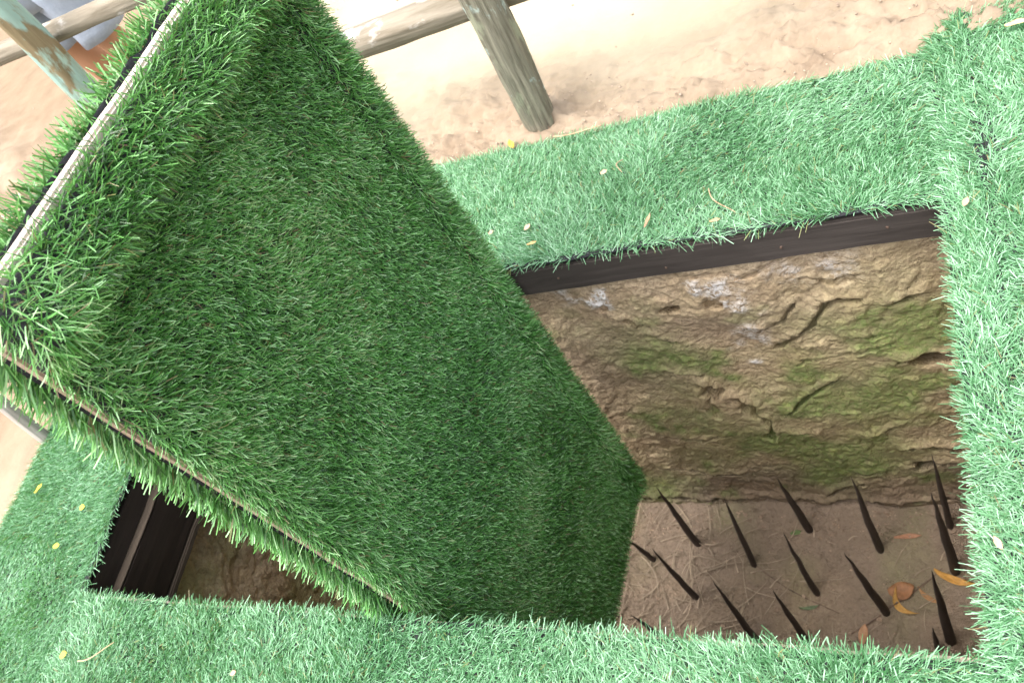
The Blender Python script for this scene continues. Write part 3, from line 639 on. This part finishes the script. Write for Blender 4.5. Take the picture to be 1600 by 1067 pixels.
def stem(p0, p1, label, r=0.0016, sag=0.006, col=(.45, .33, .20)):
    p0, p1 = np.array(p0), np.array(p1); n = 9; V = []; F = []
    side = unit(np.cross(p1 - p0, [0, 0, 1.0])); 
    for k in range(n):
        s = k / (n - 1); c = p0 * (1 - s) + p1 * s + side * 0.01 * math.sin(4 * s) + np.array([0, 0, sag * math.sin(math.pi * s)])
        if c[2] < -0.5: c[2] = float(floor_z(c[0], c[1])) + r
        for a in range(5): V.append(c + r * (1 - .4 * s) * (side * math.cos(a * 1.2566) + np.array([0, 0, 1]) * math.sin(a * 1.2566)))
    for k in range(n - 1):
        for a in range(5): F.append((k * 5 + a, k * 5 + (a + 1) % 5, k * 5 + 5 + (a + 1) % 5, k * 5 + 5 + a))
    o = np_mesh("dry_stem", np.array(V), np.array(F), mat_plain("stem_fibre", col, .8, .3, 40), None, True)
    tag(o, label, "stem")
stem((.10, -.182, TZ + .004), (.21, -.137, TZ + .006), "pale dry stem on the front mat near the yellow petal", .002)
stem((1.16, 1.238, TZ), (1.30, 1.225, TZ + .004), "pale dry stem along the outer edge of the far turf strip", .002)
stem((1.3720, 1.10, TZ), (1.372, 1.05, TZ + .010), "short upright straw bit in the middle of the far turf strip", .0018)
stem((1.595, .955, TZ), (1.652, .870, TZ), "thin dry stem lying on the far turf above the dark board", .0016)
stem((1.62, .40, ZF + .02), (1.95, .66, ZF + .03), "thin brown twig crossing the pit floor under the spikes", .003, .01, (.16, .11, .08))
stem((1.30, .62, ZF + .02), (1.58, .46, ZF + .02), "crooked thin twig on the pit floor between the middle spikes", .0025, .01, (.17, .12, .09))

# ------------------------------------------------------------------ fence
def log(name, p0, p1, r0, r1, mat, parent, seed=0, ridge=0.10, bow=0.0, nz=90, seg=54):
    """round bark-covered pole from p0 to p1 (local Z along it)"""
    p0, p1 = Vector(p0), Vector(p1); h = (p1 - p0).length
    T, A = np.meshgrid(np.linspace(0, 1, nz), np.arange(seg) / seg * 2 * math.pi, indexing='ij')
    r = r0 * (1 - T) + r1 * T
    r = r * (1 + 0.5 * ridge * fbm(np.cos(A) * 7 + seed, np.sin(A) * 7, T * h * 2.2, 3, 0.6) + ridge * fbm(np.cos(A) * 3.2 + seed, np.sin(A) * 3.2, T * h * 3 + seed, 3) + 0.09 * vnoise(T * h * 2.5 + seed, 0 * T) + 0.05 * vnoise(np.cos(A) * 2 + T * h * 5, np.sin(A) * 2 + seed))
    cx = bow * np.sin(T * math.pi) + 0.010 * vnoise(T * h * 2 + seed, 0 * T + 3); cy = 0.010 * vnoise(T * h * 2 + seed, 0 * T + 9)
    V = np.stack([cx + r * np.cos(A), cy + r * np.sin(A), T * h], -1).reshape(-1, 3)
    i = np.arange(nz * seg).reshape(nz, seg); j = np.roll(i, -1, 1)
    F = np.stack([i[:-1], j[:-1], j[1:], i[1:]], -1).reshape(-1, 4)
    c0, c1 = len(V), len(V) + 1; V = np.concatenate([V, [[cx[0, 0], cy[0, 0], 0]], [[cx[-1, 0], cy[-1, 0], h]]])
    F = np.concatenate([F, np.stack([i[0], np.full(seg, c0), np.full(seg, c0), j[0]], -1)[:0]])
    caps = [[int(c0), int(j[0][s]), int(i[0][s])] for s in range(seg)] + [[int(c1), int(i[-1][s]), int(j[-1][s])] for s in range(seg)]
    me = bpy.data.meshes.new(name); me.from_pydata(V.tolist(), [], F.tolist() + caps); me.materials.append(mat)
    me.polygons.foreach_set("use_smooth", np.ones(len(me.polygons), bool))
    o = bpy.data.objects.new(name, me); COL.objects.link(o)
    if parent: o.parent = parent
    o.location = p0; o.rotation_euler = (p1 - p0).to_track_quat('Z', 'Y').to_euler(); return o
M_rail_l = mat_wood("weathered_rail_wood", (0.14, 0.115, 0.08), (0.36, 0.32, 0.255), 2, 4, 9, 0.85, [((0.46, 0.43, 0.40), 2.9)], 0.55, 8, 0.004)
fence = empty("wooden_fence", (0, 0, 0)); tag(fence, "rustic fence of round bark-covered posts and rails behind the turf", "fence")
log("post", (1.088, 1.322, -0.12), (1.180, 1.335, 1.05), 0.043, 0.041, M_post, fence, 2.0, 0.13, 0.012)
log("post", (-0.262, 1.335, -0.12), (-0.150, 1.33, 1.0), 0.044, 0.041, M_post2, fence, 5.0, 0.06)
log("rail", (-0.45, 1.425, 0.345), (3.3, 1.43, 0.375), 0.041, 0.038, M_rail_l, fence, 8.0, 0.07, 0.0, 110)
log("rail", (-1.35, 1.425, 0.70), (3.3, 1.43, 0.72), 0.029, 0.029, M_rail_l, fence, 9.5, 0.07, 0.0, 110)
log("post", (2.75, 1.33, -0.12), (2.77, 1.33, 1.05), 0.056, 0.052, M_post, fence, 12.0, 0.10)
M_pale_log = mat_wood("bleached_log", (0.24, 0.21, 0.18), (0.50, 0.46, 0.42), 2, 4, 9, 0.85)
lp = log("wooden_post", (-0.530, 0.44, -0.10), (-0.535, 0.60, 0.62), 0.022, 0.021, M_pale_log, None, 14.0, 0.06)
tag(lp, "pale leaning log post standing at the outer corner of the left mat", "post")

# small stones and crumbs of earth on the bare ground
def crumbs():
    rng = np.random.default_rng(91); bm = bmesh.new()
    bmesh.ops.create_icosphere(bm, subdivisions=1, radius=1.0); ico = np.array([v.co[:] for v in bm.verts]); fc = np.array([[v.index for v in f.verts] for f in bm.faces]); bm.free()
    V, F = [], []
    for i in range(300):
        if i < 250: x = rng.uniform(0.5, 2.3); y = 1.255 + abs(rng.normal(0, 0.05 + 0.09 * (0.5 + 0.5 * math.sin(7 * x)))) + (0.07 if x > 2.03 else 0)
        else: x, y = rng.uniform(-2.0, 1.6), rng.uniform(1.3, 2.8)
        r = rng.uniform(0.0012, 0.0042) * (1.6 if rng.random() < 0.06 else 1)
        p = ico * (1 + 0.25 * rng.normal(size=(len(ico), 1))) * np.array([1, rng.uniform(.6, 1), rng.uniform(.45, .8)]) * r
        F.append(fc + len(V) * len(ico)); V.append(p + np.array([x, y, 0.012 + 0.5 * r + 0.012 * rng.random()]))
    o = np_mesh("gravel", np.concatenate(V), np.concatenate(F), mat_plain("soil_crumb", (0.36, 0.28, 0.215), 0.95, 0.5, 45), None, True)
    tag(o, "loose soil crumbs and small stones on the bare ground behind the turf", "gravel", None, "stuff")
crumbs()

# ------------------------------------------------------------------ person behind the fence
def skin_mesh(name, verts, edges, radii, mat, parent, root=0, levels=2):
    me = bpy.data.meshes.new(name); me.from_pydata(verts, edges, []); o = bpy.data.objects.new(name, me); COL.objects.link(o)
    o.modifiers.new("skin", 'SKIN'); 
    for k, (sv, r) in enumerate(zip(me.skin_vertices[0].data, radii)):
        sv.radius = r if isinstance(r, tuple) else (r, r); sv.use_root = (k == root)
    o.modifiers["skin"].use_smooth_shade = True
    s = o.modifiers.new("sub", 'SUBSURF'); s.levels = levels; s.render_levels = levels
    me.materials.append(mat)
    if parent: o.parent = parent
    return o
def person():
    root = empty("person", (-0.56, 1.80, 0.0)); root.rotation_euler = (0, 0, -0.15)
    tag(root, "person in pale blue-grey shorts standing bare-legged behind the fence", "person")
    skin = mat_plain("skin", (0.40, 0.205, 0.115), 0.55, 0.08, 12, 0.1, 0.001, 0.4)
    cloth = mat_plain("pale_blue_cloth", (0.30, 0.345, 0.42), 0.9, 0.10, 40, 0.4, 0.003)
    shirt = mat_plain("white_shirt_cloth", (0.60, 0.62, 0.64), 0.9, 0.08, 40, 0.4, 0.003)
    V = [(0, 0, .90), (0, .01, 1.08), (0, .02, 1.26), (0, .015, 1.38), (0, .0, 1.46), (0, -.01, 1.53), (0, -.015, 1.62), (0, -.01, 1.70)]
    R = [(.14, .10), (.13, .09), (.15, .10), (.11, .08), (.052, .052), (.07, .085), (.078, .095), (.05, .06)]
    E = [(i, i + 1) for i in range(7)]
    for s in (-1, 1):
        b = len(V); V += [(s * .10, 0, .82), (s * .105, -.005, .66), (s * .105, -.01, .49), (s * .105, .015, .33), (s * .105, .02, .16), (s * .105, .02, .075), (s * .11, -.05, .035), (s * .115, -.14, .025)]
        R += [.085, .075, .054, .058, .040, .036, (.040, .032), (.042, .022)]
        E += [(0, b)] + [(b + i, b + i + 1) for i in range(7)]
        b = len(V); V += [(s * .17, .01, 1.37), (s * .21, .02, 1.22), (s * .235, .02, 1.08), (s * .25, -.02, .95), (s * .255, -.05, .85), (s * .255, -.06, .80)]
        R += [.055, .046, .040, .033, .026, (.02, .036)]
        E += [(3, b)] + [(b + i, b + i + 1) for i in range(5)]
        w = b + 5
        for f, (dy, dz) in enumerate(((-.03, -.09), (-.012, -.10), (.008, -.095), (.026, -.075))):
            q = len(V); V += [(s * .257, -.062 + dy, .765), (s * .252, -.062 + dy * 1.15, .765 + dz * .5), (s * .243, -.060 + dy * 1.15, .765 + dz * .9)]
            R += [.0095, .009, .0075]; E += [(w, q), (q, q + 1), (q + 1, q + 2)]
        q = len(V); V += [(s * .25, -.10, .80), (s * .245, -.118, .765), (s * .24, -.122, .735)]; R += [.012, .010, .0085]; E += [(w, q), (q, q + 1), (q + 1, q + 2)]
    skin_mesh("body", V, E, R, skin, root)
    def loft(name, rings, mat, parent, seg=40, amp=0.008, seed=0.0, cap=False):
        n = len(rings); T, A = np.meshgrid(np.arange(n), np.arange(seg) / seg * 2 * math.pi, indexing='ij'); r = np.array(rings)
        wr = 1 + amp * 6 * vnoise(np.cos(A) * 2.5 + seed, np.sin(A) * 2.5, T * .35)
        V = np.stack([r[:, 0][:, None] + r[:, 3][:, None] * np.cos(A) * wr, r[:, 1][:, None] + r[:, 4][:, None] * np.sin(A) * wr, r[:, 2][:, None] + 0 * A], -1).reshape(-1, 3)
        i = np.arange(n * seg).reshape(n, seg); j = np.roll(i, -1, 1)
        o = np_mesh(name, V, np.stack([i[:-1], j[:-1], j[1:], i[1:]], -1).reshape(-1, 4), mat, parent, True)
        md = o.modifiers.new("thickness", 'SOLIDIFY'); md.thickness = 0.004; return o
    sh = loft("shorts", [(0, 0, .68, .215, .145), (0, 0, .78, .212, .145), (0, 0, .88, .20, .14), (0, 0, .98, .185, .13), (0, 0, 1.04, .17, .12)], cloth, root, 48, .006, 1.0)
    for s in (-1, 1):
        loft("trouser_leg", [(s * .115, -.005, .50, .098, .100), (s * .115, -.005, .54, .096, .098), (s * .115, 0, .60, .102, .105), (s * .108, 0, .70, .105, .12), (s * .10, 0, .78, .10, .125)], cloth, sh, 36, .010, 3.0 + s)
    loft("shirt", [(0, .01, .96, .20, .145), (0, .01, 1.05, .19, .135), (0, .015, 1.2, .20, .135), (0, .02, 1.32, .205, .125), (0, .015, 1.40, .16, .105), (0, .005, 1.45, .075, .075)], shirt, root, 44, .008, 6.0)
    for s in (-1, 1):
        loft("sleeve", [(s * .255, .02, 1.16, .062, .068), (s * .235, .02, 1.24, .064, .07), (s * .20, .018, 1.33, .07, .075), (s * .15, .015, 1.385, .06, .06)], shirt, root, 24, .008, 8.0 + s)
    # head details
    hair = mat_plain("hair", (0.02, 0.016, 0.014), 0.6, 0.3, 80)
    bm = bmesh.new(); bmesh.ops.create_uvsphere(bm, u_segments=24, v_segments=16, radius=1)
    for v in list(bm.verts):
        if v.co.z < -0.35 or (v.co.y < -0.45 and v.co.z < 0.45): bm.verts.remove(v)
    for v in bm.verts: v.co = Vector((v.co.x * .088, v.co.y * .104 - .005, v.co.z * .095 + 1.655))
    bm_obj("hair", bm, hair, root, True)
    eye = mat_plain("eye", (0.03, 0.02, 0.02), 0.2, 0.1, 20)
    for s in (-1, 1):
        bm = bmesh.new(); bmesh.ops.create_icosphere(bm, subdivisions=2, radius=0.012); bmesh.ops.translate(bm, verts=bm.verts, vec=(s * .03, -.095, 1.615)); bm_obj("eye", bm, eye, root, True)
        bm = bmesh.new(); bmesh.ops.create_icosphere(bm, subdivisions=2, radius=1)
        for v in bm.verts: v.co = Vector((v.co.x * .012 + s * .083, v.co.y * .022, v.co.z * .032 + 1.60))
        bm_obj("ear", bm, skin, root, True)
    bm = bmesh.new(); bmesh.ops.create_cone(bm, cap_ends=True, segments=12, radius1=.016, radius2=.006, depth=.045); bmesh.ops.translate(bm, verts=bm.verts, vec=(0, -.108, 1.59)); bm_obj("nose", bm, skin, root, True)
    bm = bmesh.new(); bmesh.ops.create_icosphere(bm, subdivisions=2, radius=1)
    for v in bm.verts: v.co = Vector((v.co.x * .024, v.co.y * .008 - .098, v.co.z * .007 + 1.555))
    bm_obj("mouth", bm, mat_plain("lips", (.30, .12, .09), .5, .1, 20), root, True)
    sandal = mat_plain("sandal_sole", (0.03, 0.025, 0.02), 0.8, 0.2, 40)
    return root
person()
